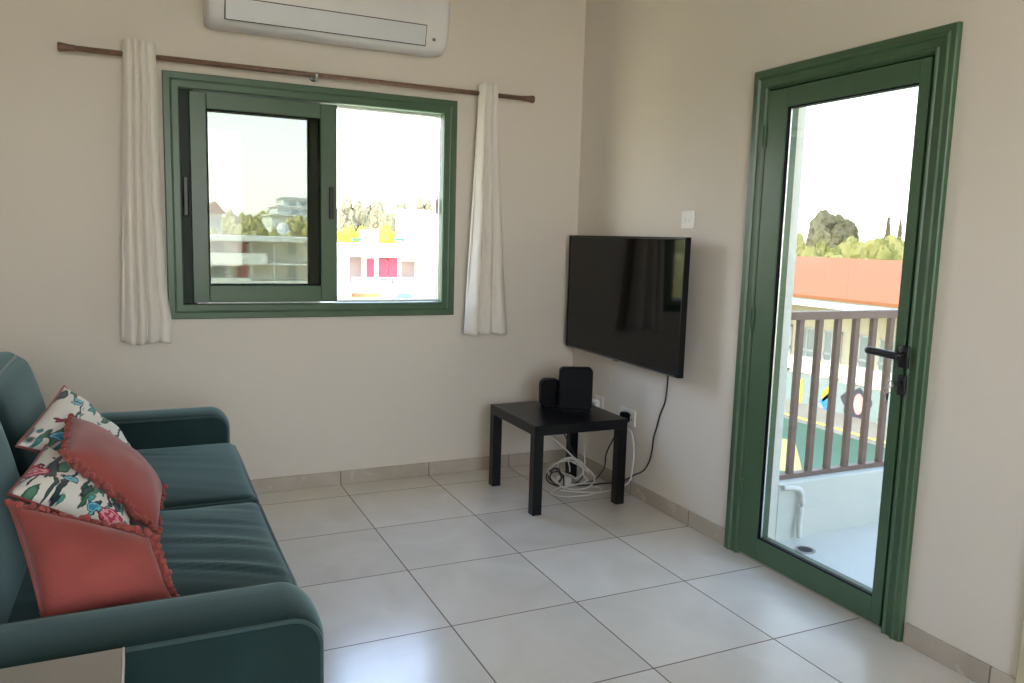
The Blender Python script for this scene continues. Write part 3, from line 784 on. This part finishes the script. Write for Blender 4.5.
# ------------------------------------------------------------------ balcony
struct(obj('floor_balcony', bx(TH, -4.2, -.22, 1.60, -1.30, -.02), BALCFLOOR))
struct(obj('wall_balcony', bx(TH, -1.465, -.22, .285, -1.05, 2.75), RENDER_WHITE), 'pale end pier of the balcony')
bm = bmesh.new(); box(bm, .285, -1.465, -.22, 1.60, -1.34, .255, .006, 1); box(bm, 1.48, -4.2, -.22, 1.60, -1.465, .255, .006, 1)
struct(obj('parapet_balcony', bm, RENDER_WHITE), 'low white balcony parapet')
def railing(label, a, b, n, first):
    a, b = Vector(a), Vector(b); r = thing('railing', label, 'railing', a)
    dr = (b-a).normalized(); sd = Vector((-dr.y, dr.x, 0))
    def bar(p, q, wd, dp):
        bm = bmesh.new(); t = (q-p).normalized(); s = dr if abs(t.z) > .5 else Vector((0, 0, 1))
        prism(bm, [p+s*wd+sd*dp, p-s*wd+sd*dp, p-s*wd-sd*dp, p+s*wd-sd*dp], q-p); return bm
    zt, zb = 1.031, .268
    if n > 12: r['kind'] = 'structure'
    obj('top_rail', bar(Vector((a.x, a.y, zt)), Vector((b.x, b.y, zt)), .0185, .024), RAILBROWN, r)
    obj('bottom_rail', bar(Vector((a.x, a.y, zb)), Vector((b.x, b.y, zb)), .010, .018), RAILBROWN, r)
    for k in range(n):
        p = a+dr*(first+k*.1195); p.z = zb
        obj('bar', bar(p, Vector((p.x, p.y, zt-.012)), .0145, .012), RAILBROWN, r)
railing('brown metal railing with upright bars seen through the glass door', (.285, -1.40, 0), (1.56, -1.40, 0), 10, .125)
railing('brown metal railing along the outer edge of the balcony', (1.54, -4.15, 0), (1.54, -1.43, 0), 22, .07)
bm = bmesh.new(); tube(bm, catmull([(.30, -1.478, .240), (.36, -1.482, .235), (.405, -1.485, .215), (.415, -1.487, .15), (.405, -1.49, .06), (.40, -1.50, -.006)]), .013, 10)
tag(obj('drain_hose', bm, PIPEWHITE, None, True), 'white hose hanging down the balcony parapet', 'hose')
dr = thing('floor_drain', 'small round drain on the balcony floor below the hose', 'drain', (.34, -1.60, -.02))
bm = bmesh.new(); cyl(bm, (.34, -1.60, -.022), (.34, -1.60, -.016), .045, n=24); obj('rim', bm, DRAIN, dr)
bm = bmesh.new(); cyl(bm, (.34, -1.60, -.018), (.34, -1.60, -.0145), .032, n=24); obj('grate', bm, GAP, dr)

# ------------------------------------------------------------------ outside
GZ = -4.5
struct(obj('ground_exterior', bx(-150, -60, GZ-1, 200, 320, GZ), EARTH))
struct(obj('ground_court', bx(3, 2, GZ, 17.35, 40, GZ+.03), COURT))
bm = bmesh.new(); prism(bm, [(11.2, 13.6, GZ+.03), (14.4, 15.6, GZ+.03), (15.3, 13.2, GZ+.03), (13.0, 10.6, GZ+.03), (12.0, 11.6, GZ+.03)], (0, 0, .01))
struct(obj('marking_court', bm, COURTYELLOW))
struct(obj('kerb_walkway', bx(17.35, 2, GZ, 19.45, 40, GZ+.16), PAVE))
struct(obj('marking_kerb', bx(17.37, 2, GZ+.16, 17.50, 40, GZ+.17), MURALYELLOW))
# school block with the orange roof
sc_ = thing('school_building', 'low yellow school building with an orange roof beyond the balcony', 'building', (22, 15, GZ))
obj('wall', bx(19.45, 3, GZ, 28, 38, -.35), SCHOOLYELLOW, sc_)
obj('lower_wall', bx(19.41, 3, GZ+.1, 19.46, 38, -3.28), SCHOOLBLUE, sc_)
bm = bmesh.new(); prism(bm, [(17.64, 2.5, -.36), (17.64, 2.5, -.26), (24.2, 2.5, .90), (28.5, 2.5, -.2), (28.5, 2.5, -.35)], (0, 36, 0)); obj('roof', bm, ORANGEROOF, sc_)
bm = bmesh.new(); box(bm, 17.70, 2.6, -.62, 17.84, 38.4, -.365); obj('fascia', bm, EXTWHITE, sc_)
rnd = random.Random(3)
bm = bmesh.new()
for k in range(60):
    y = 3+k*.55+rnd.uniform(-.1, .1); box(bm, 17.685, y, -.56+rnd.uniform(0, .05), 17.71, y+rnd.uniform(.1, .3), -.44)
obj('fascia_pattern', bm, EXTGREY, sc_)
for k in range(22):
    y = 3.9+k*1.16; f_ = obj('window', bx(19.40, y, -3.22, 19.46, y+.72, -1.55), EXTWINDOW, sc_)
    bm = bmesh.new()
    for z in (-3.22, -2.4, -1.60): box(bm, 19.37, y-.02, z, 19.42, y+.74, z+.06)
    for yy in (y-.02, y+.34, y+.69): box(bm, 19.37, yy, -3.22, 19.42, yy+.05, -1.54)
    g = obj('window_bars', bm, EXTWHITE, f_); g.location = (0, 0, 0)
for k in range(9):
    y = 4.4+k*3.6; bm = bmesh.new(); cyl(bm, (17.75, y, GZ+.16), (17.75, y, -.6), .09, n=10)
    if not 11.7 < y < 15.8: obj('post', bm, EXTWHITE, sc_)
def flat(name, pts, mat, dx=.02): 
    bm = bmesh.new(); prism(bm, [(19.41, y, z) for y, z in pts], (-dx, 0, 0)); o = obj(name, bm, mat, sc_); return o
X = 19.41
def P(u, v): q = at(u, v, 0, X); return (q.y, q.z)
flat('mural_triangle', [P(822, 392), P(834, 383), P(833, 394), P(823, 402)], MURALYELLOW)
flat('mural_diamond', [P(820, 401), P(833, 389), P(831, 402), P(827, 412)], MURALBLUE)
flat('mural_stripe', [P(797, 385), P(803, 378), P(802, 404), P(797, 408)], MURALYELLOW)
c0 = at(856, 404, 0, X)
blob = [(c0.y+(.62+.10*math.sin(5*a))*math.cos(a)*.95, c0.z+(.52+.07*math.cos(7*a))*math.sin(a)) for a in [k*PI/20 for k in range(40)]]
flat('mural_dark_shape', blob, MURALDARK)
blob = [(c0.y-.12+.20*math.cos(a), c0.z+.02+.36*math.sin(a)) for a in [k*PI/12 for k in range(24)]]
flat('mural_pink_shape', blob, MURALPINK, .03)

# trees ----------------------------------------------------------------
def tree_mesh(kind, seed):
    """unit tree, crown about 1 high by 1 wide standing on z = 0"""
    r = random.Random(seed); bm = bmesh.new()
    blobs = []
    if kind == 'round':
        blobs.append((Vector((0, 0, .60)), .27))
        for k in range(26):
            a = r.uniform(0, 6.28); t = r.uniform(-.5, 1); rad = .30*math.sqrt(max(.05, 1-t*t*.8))
            blobs.append((Vector((rad*math.cos(a), rad*math.sin(a), .62+.24*t)), r.uniform(.09, .17)))
    elif kind == 'bush':
        for k in range(30):
            a = r.uniform(0, 6.28); rad = .42*math.sqrt(r.random())
            blobs.append((Vector((rad*math.cos(a), rad*math.sin(a), r.uniform(.12, .78*(1-.5*rad)))), r.uniform(.12, .22)))
    else:      # tall
        for k in range(26):
            t = k/25; rad = .20*(1-t)**.7
            a = r.uniform(0, 6.28)
            blobs.append((Vector((rad*math.cos(a)*.8, rad*math.sin(a)*.8, .12+.82*t)), .05+.13*(1-t)))
    for c, rad in blobs:
        q = bmesh.ops.create_icosphere(bm, subdivisions=3, radius=rad)['verts']
        for v in q:
            n_ = noise.noise(v.co*14/max(rad, .05)*.1+c*9)+.6*noise.noise(v.co*40+c*5)
            v.co = v.co*(1+.38*n_)+c
    for k in range(2600):
        c, rad = r.choice(blobs); d_ = Vector((r.gauss(0, 1), r.gauss(0, 1), r.gauss(0, 1))).normalized()
        p = c+d_*rad*r.uniform(.95, 1.22); s = r.uniform(.010, .022)
        t1 = d_.orthogonal().normalized()*s; t2 = d_.cross(t1).normalized()*s
        j = Vector((r.gauss(0, 1), r.gauss(0, 1), r.gauss(0, 1)))*s*.5
        bm.faces.new([bm.verts.new(p+t1), bm.verts.new(p+t2+j), bm.verts.new(p-t1-j)])
    me = bpy.data.meshes.new('crown'); bm.to_mesh(me); bm.free()
    return me
TM = {}
for kind, mat, sd in (('round', LEAFGREEN, 1), ('round', LEAFDARK, 2), ('bush', LEAFYELLOW, 3), ('bush', LEAFGREEN, 4), ('bush', LEAFPALE, 9), ('bush', LEAFHEDGE, 10), ('bush', LEAFDARK, 8), ('tall', LEAFDARK, 5), ('round', LEAFYELLOW, 6)):
    me = tree_mesh(kind, sd); me.materials.append(mat); TM[(kind, mat.name)] = me
bm = bmesh.new(); tube(bm, [(0, 0, 0), (.01, 0, .3), (0, .01, .62)], [.045, .035, .02], 10); 
TRUNK = bpy.data.meshes.new('trunk'); bm.to_mesh(TRUNK); bm.free(); TRUNK.materials.append(BARK)
def tree(kind, mat, label, pos, wd, ht, rz=0, group=None, cat='tree'):
    t = thing({'round': 'broadleaf_tree', 'bush': 'leafy_bush', 'tall': 'cypress_tree'}[kind], label, cat, pos, group)
    t.scale = (wd, wd, ht); t.rotation_euler = (0, 0, rz)
    for nm, me in (('crown', TM[(kind, mat.name)]), ('trunk', TRUNK)):
        o = bpy.data.objects.new(nm, me); COL.objects.link(o); o.parent = t
    return t
def tree_px(kind, mat, label, axis, val, u, vtop, wpx, rz, **k):
    top = at(u, vtop, axis, val); depth = (top-CAM).dot(FW)
    wd = wpx*depth/F*1.15
    tree(kind, mat, label, (top.x, top.y, GZ), wd, (top.z-GZ), rz, **k)
# seen through the balcony door
tree_px('round', LEAFDARK, 'large grey-green tree standing highest behind the orange roof', 0, 62, 834, 214, 56, .3)
for i, (u, vt, wp, km, lb) in enumerate(((806, 229, 34, LEAFYELLOW, 'yellow-green bush at the left end of the row behind the orange roof'), (829, 238, 22, LEAFGREEN, 'small dark bush in front of the big tree behind the orange roof'),
        (848, 234, 34, LEAFYELLOW, 'yellow-green bush just right of the big tree behind the orange roof'), (872, 235, 36, LEAFGREEN, 'green bush between two yellow ones behind the orange roof'), (896, 234, 34, LEAFYELLOW, 'yellow-green bush nearest the door handle side behind the orange roof'))):
    tree_px('bush', km, lb, 0, 33+4.6*i, u, vt-9, wp*1.7, i*1.3, cat='bush')
tree_px('tall', LEAFDARK, 'slim dark cypress on the skyline right of the big tree', 0, 70, 889, 216, 20, 0)
tree_px('tall', LEAFDARK, 'second slim cypress on the skyline close to the door stile', 0, 72, 901, 219, 16, 1)
# seen through the open half of the window
for i, (u, vt, wp, m_, lb) in enumerate(((352, 199, 34, LEAFDARK, 'feathery tree at the left of the open window half'), (379, 202, 38, LEAFDARK, 'broad olive tree in the middle of the open window half'),
        (399, 204, 26, LEAFDARK, 'browner tree right of the middle in the open window half'), (424, 199, 24, LEAFDARK, 'tree rising behind the white stair tower'))):
    tree_px('round', m_, lb, 1, 84+7*i, u, vt, wp, i*2.1)
for i, (u, vt, wp, lb) in enumerate(((345, 219, 30, 'bright yellow-green bush left of the white roof box'), (384, 218, 30, 'bright yellow-green bush right of the white roof box'), (404, 222, 24, 'bright yellow-green bush against the white stair tower'), (366, 222, 26, 'bright yellow-green bush behind the white roof box'))):
    tree_px('bush', LEAFHEDGE, lb, 1, 67+4*i, u, vt-6, wp*1.1, i, cat='bush')
# seen through the tinted half
for i, (u, vt, wp, kind, m_, lb) in enumerate(((232, 204, 30, 'bush', LEAFPALE, 'tree beside the orange roofed house on the hill'), (250, 207, 40, 'bush', LEAFPALE, 'tree in the middle of the tinted window pane'), (240, 215, 44, 'bush', LEAFPALE, 'pale tree in front of the hill trees in the tinted pane'),
        (274, 203, 36, 'bush', LEAFPALE, 'tree just left of the tiered hill house'), (298, 206, 32, 'bush', LEAFPALE, 'tree below the tiered hill house'), (214, 218, 30, 'bush', LEAFPALE, 'pale tree in front of the orange roofed house'),
        (280, 214, 40, 'bush', LEAFPALE, 'pale tree in front of the tiered hill house'))):
    tree_px(kind, m_, lb, 1, (150, 112, 94, 160, 99, 69, 63)[i], u, vt-8, wp, i*.9)
# the trees mirrored in the television, out of the window towards the left
for i, (px, py, wd, ht) in enumerate(((-11, 13.5, 9, 7.6),)):
    tree('bush', LEAFYELLOW if i < 2 else LEAFGREEN, ('big yellow-green tree left of the window view, mirrored in the television', 'taller yellow-green tree further left of the window view', 'green tree beside the one mirrored in the television')[i], (px, py, GZ), wd, ht, i)

# buildings in the window view -----------------------------------------
def pbox(u0, v0, u1, v1, Y, dep):
    a = at(u0, v0, 1, Y); b = at(u1, v1, 1, Y); zb = at(u0, v1, 1, Y).z
    return bx(a.x, Y, zb, b.x, Y+dep, a.z)
ap = thing('apartment_block', 'white apartment block with red shutters in the open window half', 'building', (at(390, 260, 1, 56).x, 56, GZ))
Y = 56
xa, xb = at(338, 260, 1, Y).x-1.2, at(470, 260, 1, Y).x
Zv = lambda v, u=380: at(u, v, 1, Y).z
obj('core_wall', bx(xa, Y+1.6, GZ, xb, Y+3.6, Zv(246)), EXTWHITE, ap)
obj('roof_slab', bx(xa-.2, Y-.2, Zv(257), xb, Y+3.8, Zv(244)), EXTWHITE, ap)
obj('balcony_slab', bx(xa, Y-.1, Zv(296), xb, Y+1.7, Zv(284)), EXTWHITE, ap)
for u0, u1 in ((337, 341), (374.5, 378.5), (398, 401), (421, 436)):
    obj('wall_pier', bx(at(u0, 260, 1, Y).x, Y, Zv(284), at(u1, 260, 1, Y).x, Y+1.7, Zv(257)), EXTWHITE, ap)
obj('recess_wall', bx(at(355, 260, 1, Y).x, Y+1.50, Zv(284), at(366, 260, 1, Y).x, Y+1.6, Zv(257)), EXTSHADE, ap)
for u0, u1, v0 in ((367, 374, 258), (379, 387, 258), (388.5, 397, 255)):
    obj('red_shutter', bx(at(u0, 260, 1, Y).x, Y-.02, Zv(277.5), at(u1, 260, 1, Y).x, Y+.10, Zv(v0+1)), SHUTRED, ap)
obj('door', bx(at(402, 260, 1, Y).x, Y+1.48, Zv(284), at(420, 260, 1, Y).x, Y+1.62, Zv(262)), EXTSHADE, ap)
bm = bmesh.new(); x0r, x1r = at(352, 260, 1, Y).x, at(421, 260, 1, Y).x
box(bm, x0r, Y-.08, Zv(278.4), x1r, Y-.02, Zv(277.2))
for k in range(40):
    x = x0r+(x1r-x0r)*k/39; box(bm, x-.015, Y-.06, Zv(285), x+.015, Y-.04, Zv(277.5))
obj('balcony_rail', bm, EXTGREY, ap)
obj('awning', pbox(354, 293.5, 380, 297, Y-.9, .7), AWNORANGE, ap)
for u in (353, 396): obj('roof_awning', pbox(u, 238, u+9, 241, Y, .6), AWNGREEN, ap)
obj('roof_box', pbox(366, 230, 378, 245, Y+2, 2), EXTWHITE, ap)
st = thing('stair_tower', 'white stair tower rising beside the apartment block', 'building', (at(424, 240, 1, 60).x, 60, GZ))
a = at(410, 212, 1, 60); b = at(446, 212, 1, 60)
obj('tower_wall', bx(a.x, 60.3, GZ, b.x, 64, a.z), EXTWHITE, st)
a = at(401, 211, 1, 60); obj('tower_roof', bx(a.x, 60.0, a.z-.1, b.x, 64.3, a.z+.15), EXTWHITE, st)
obj('tower_window', pbox(402, 216, 408, 226, 60.6, .5), EXTGREY, st)
bp = thing('parked_van', 'blue and white van parked below the apartment block', 'van', (at(393, 298, 1, 50).x, 50, GZ))
q = at(393, 296, 1, 50)
bm = bmesh.new(); prism(bm, [(q.x-.2, 49.5, q.z-1.2), (q.x+1.4, 49.5, q.z-1.2), (q.x+1.4, 49.5, q.z-.2), (q.x+1.1, 49.5, q.z+.2), (q.x+.3, 49.5, q.z+.2), (q.x-.1, 49.5, q.z-.3)], (0, 1.6, 0)); 
obj('body', bm, BLUEPAINT, bp)
bm = bmesh.new(); prism(bm, [(q.x-.1, 49.6, GZ), (q.x+1.3, 49.6, GZ), (q.x+1.3, 49.6, q.z-1.2), (q.x-.1, 49.6, q.z-1.2)], (0, 1.4, 0)); obj('lower_body', bm, EXTWHITE, bp)
# hotel seen through the tinted half
hb = thing('hotel_block', 'long white building with balcony bands in the tinted window half', 'building', (at(240, 260, 1, 50).x, 50, GZ))
Y = 50
Zv = lambda v, u=240: at(u, v, 1, Y).z
xa, xb = at(150, 260, 1, Y).x, at(330, 260, 1, Y).x; xm = at(267, 260, 1, Y).x
obj('back_wall', bx(xa, Y+1.5, GZ, xb, Y+8, Zv(239)), EXTBEIGE, hb)
obj('roof_slab', bx(xa, Y-.3, Zv(241), xb, Y+8.2, Zv(236)), EXTWHITE, hb)
obj('balcony_parapet', bx(xa, Y-.1, Zv(264), xm, Y+.1, Zv(253)), EXTWHITE, hb)
obj('balcony_parapet', bx(xa, Y-.1, Zv(290), at(250, 260, 1, Y).x, Y+.1, Zv(278)), EXTWHITE, hb)
obj('floor_slab', bx(xa, Y, Zv(265), xb, Y+1.6, Zv(263)), EXTWHITE, hb)
obj('floor_slab', bx(xa, Y, Zv(292), xb, Y+1.6, Zv(281)), EXTWHITE, hb)
for u in (228, 251, 274): obj('column', bx(at(u, 260, 1, Y).x, Y+.2, GZ, at(u+1.6, 260, 1, Y).x, Y+.35, Zv(240)), EXTWHITE, hb)
for v0, v1 in ((243, 254), (266, 279)):
    obj('pink_panel', bx(at(240, 260, 1, Y).x, Y+1.42, Zv(v1), at(250, 260, 1, Y).x, Y+1.52, Zv(v0)), PINK, hb)
    obj('window', bx(at(214, 260, 1, Y).x, Y+1.42, Zv(v1), at(226, 260, 1, Y).x, Y+1.52, Zv(v0)), EXTWINDOW, hb)
    obj('window', bx(at(292, 260, 1, Y).x, Y+1.42, Zv(v1), at(300, 260, 1, Y).x, Y+1.52, Zv(v0)), EXTWINDOW, hb)
bm = bmesh.new(); q = at(283, 229, 1, Y+2); bmesh.ops.create_uvsphere(bm, u_segments=20, v_segments=12, radius=.42)
for v in bm.verts: v.co = Vector((v.co.x, v.co.y*.5, v.co.z))+q
cyl(bm, (q.x, q.y, Zv(235.8)), (q.x, q.y, q.z), .06, n=8)
tag(obj('satellite_dish', bm, EXTWHITE, None, True), 'white round dish on the roof of the long banded building', 'dish')
def house(label, u0, v0, u1, Y, roofmat, dep=8, tiers=1):
    a = at(u0, v0, 1, Y); b = at(u1, v0, 1, Y); h = thing('hill_house', label, 'house', ((a.x+b.x)/2, Y, GZ)); wd = b.x-a.x
    z = a.z
    for k in range(tiers):
        obj('wall', bx(a.x-k*wd*.25, Y-2*k, GZ if k == tiers-1 else z-2.2, b.x+k*wd*.1, Y+dep, z-.2), EXTWHITE, h)
        obj('window', bx(a.x+wd*.2, Y-2*k-.05, z-1.6, a.x+wd*.45, Y-2*k+.1, z-.6), EXTWINDOW, h)
        obj('window', bx(a.x+wd*.6, Y-2*k-.05, z-1.6, a.x+wd*.85, Y-2*k+.1, z-.6), EXTWINDOW, h)
        bm = bmesh.new()
        if roofmat is ORANGEROOF: prism(bm, [(a.x-.4, Y-.5, z-.2), (b.x+.4, Y-.5, z-.2), ((a.x+b.x)/2, Y-.5, z+1.0)], (0, dep+1, 0))
        else: box(bm, a.x-k*wd*.25-.3, Y-2*k-.4, z-.2, b.x+k*wd*.1+.3, Y+dep, z+.05)
        obj('roof', bm, roofmat, h); z -= 1.5
    return h
house('white tiered house high on the hill in the tinted pane', 283, 197, 312, 135, EXTWHITE, 8, 3)
house('small house with an orange roof at the left of the tinted pane', 207, 211, 222, 78, ORANGEROOF, 6)

# ------------------------------------------------------------------ light
W = bpy.data.worlds.new('sky'); scene.world = W; W.use_nodes = True; nt = W.node_tree
bg = nt.nodes['Background']
SUN_EL, SUN_DIR = math.radians(48), Vector((-.95, -.31, 0)).normalized()
# hazy summer sky: near white at the horizon, pale blue overhead
tc = nt.nodes.new('ShaderNodeTexCoord'); sp = nt.nodes.new('ShaderNodeSeparateXYZ'); rp = nt.nodes.new('ShaderNodeValToRGB')
nt.links.new(tc.outputs['Generated'], sp.inputs[0]); nt.links.new(sp.outputs[2], rp.inputs['Fac'])
el = rp.color_ramp.elements
el[0].position = 0; el[0].color = (.98, .95, .88, 1)
el[1].position = 1; el[1].color = (.30, .45, .80, 1)
for p_, c_ in ((.08, (.93, .95, .95, 1)), (.25, (.72, .82, .95, 1)), (.5, (.44, .60, .90, 1))):
    q = el.new(p_); q.color = c_
nt.links.new(rp.outputs['Color'], bg.inputs['Color']); bg.inputs['Strength'].default_value = .72
sl = bpy.data.lights.new('sun', 'SUN'); sl.energy = 1.75; sl.angle = math.radians(.6); sl.color = (1, .93, .82)
so = bpy.data.objects.new('sun', sl); COL.objects.link(so); so.location = (-20, -20, 30)
dirv = -(SUN_DIR*math.cos(SUN_EL)+Vector((0, 0, math.sin(SUN_EL))))
so.rotation_euler = dirv.to_track_quat('-Z', 'Y').to_euler()

scene.view_settings.view_transform = 'Standard'; scene.view_settings.look = 'None'
scene.view_settings.gamma = 1; scene.view_settings.use_curve_mapping = False
scene.view_settings.exposure = 4.05
scene.cycles.use_denoising = True
scene.cycles.max_bounces = 14; scene.cycles.diffuse_bounces = 8; scene.cycles.transparent_max_bounces = 16
scene.cycles.sample_clamp_indirect = 10
scene.cycles.caustics_reflective = False; scene.cycles.caustics_refractive = False
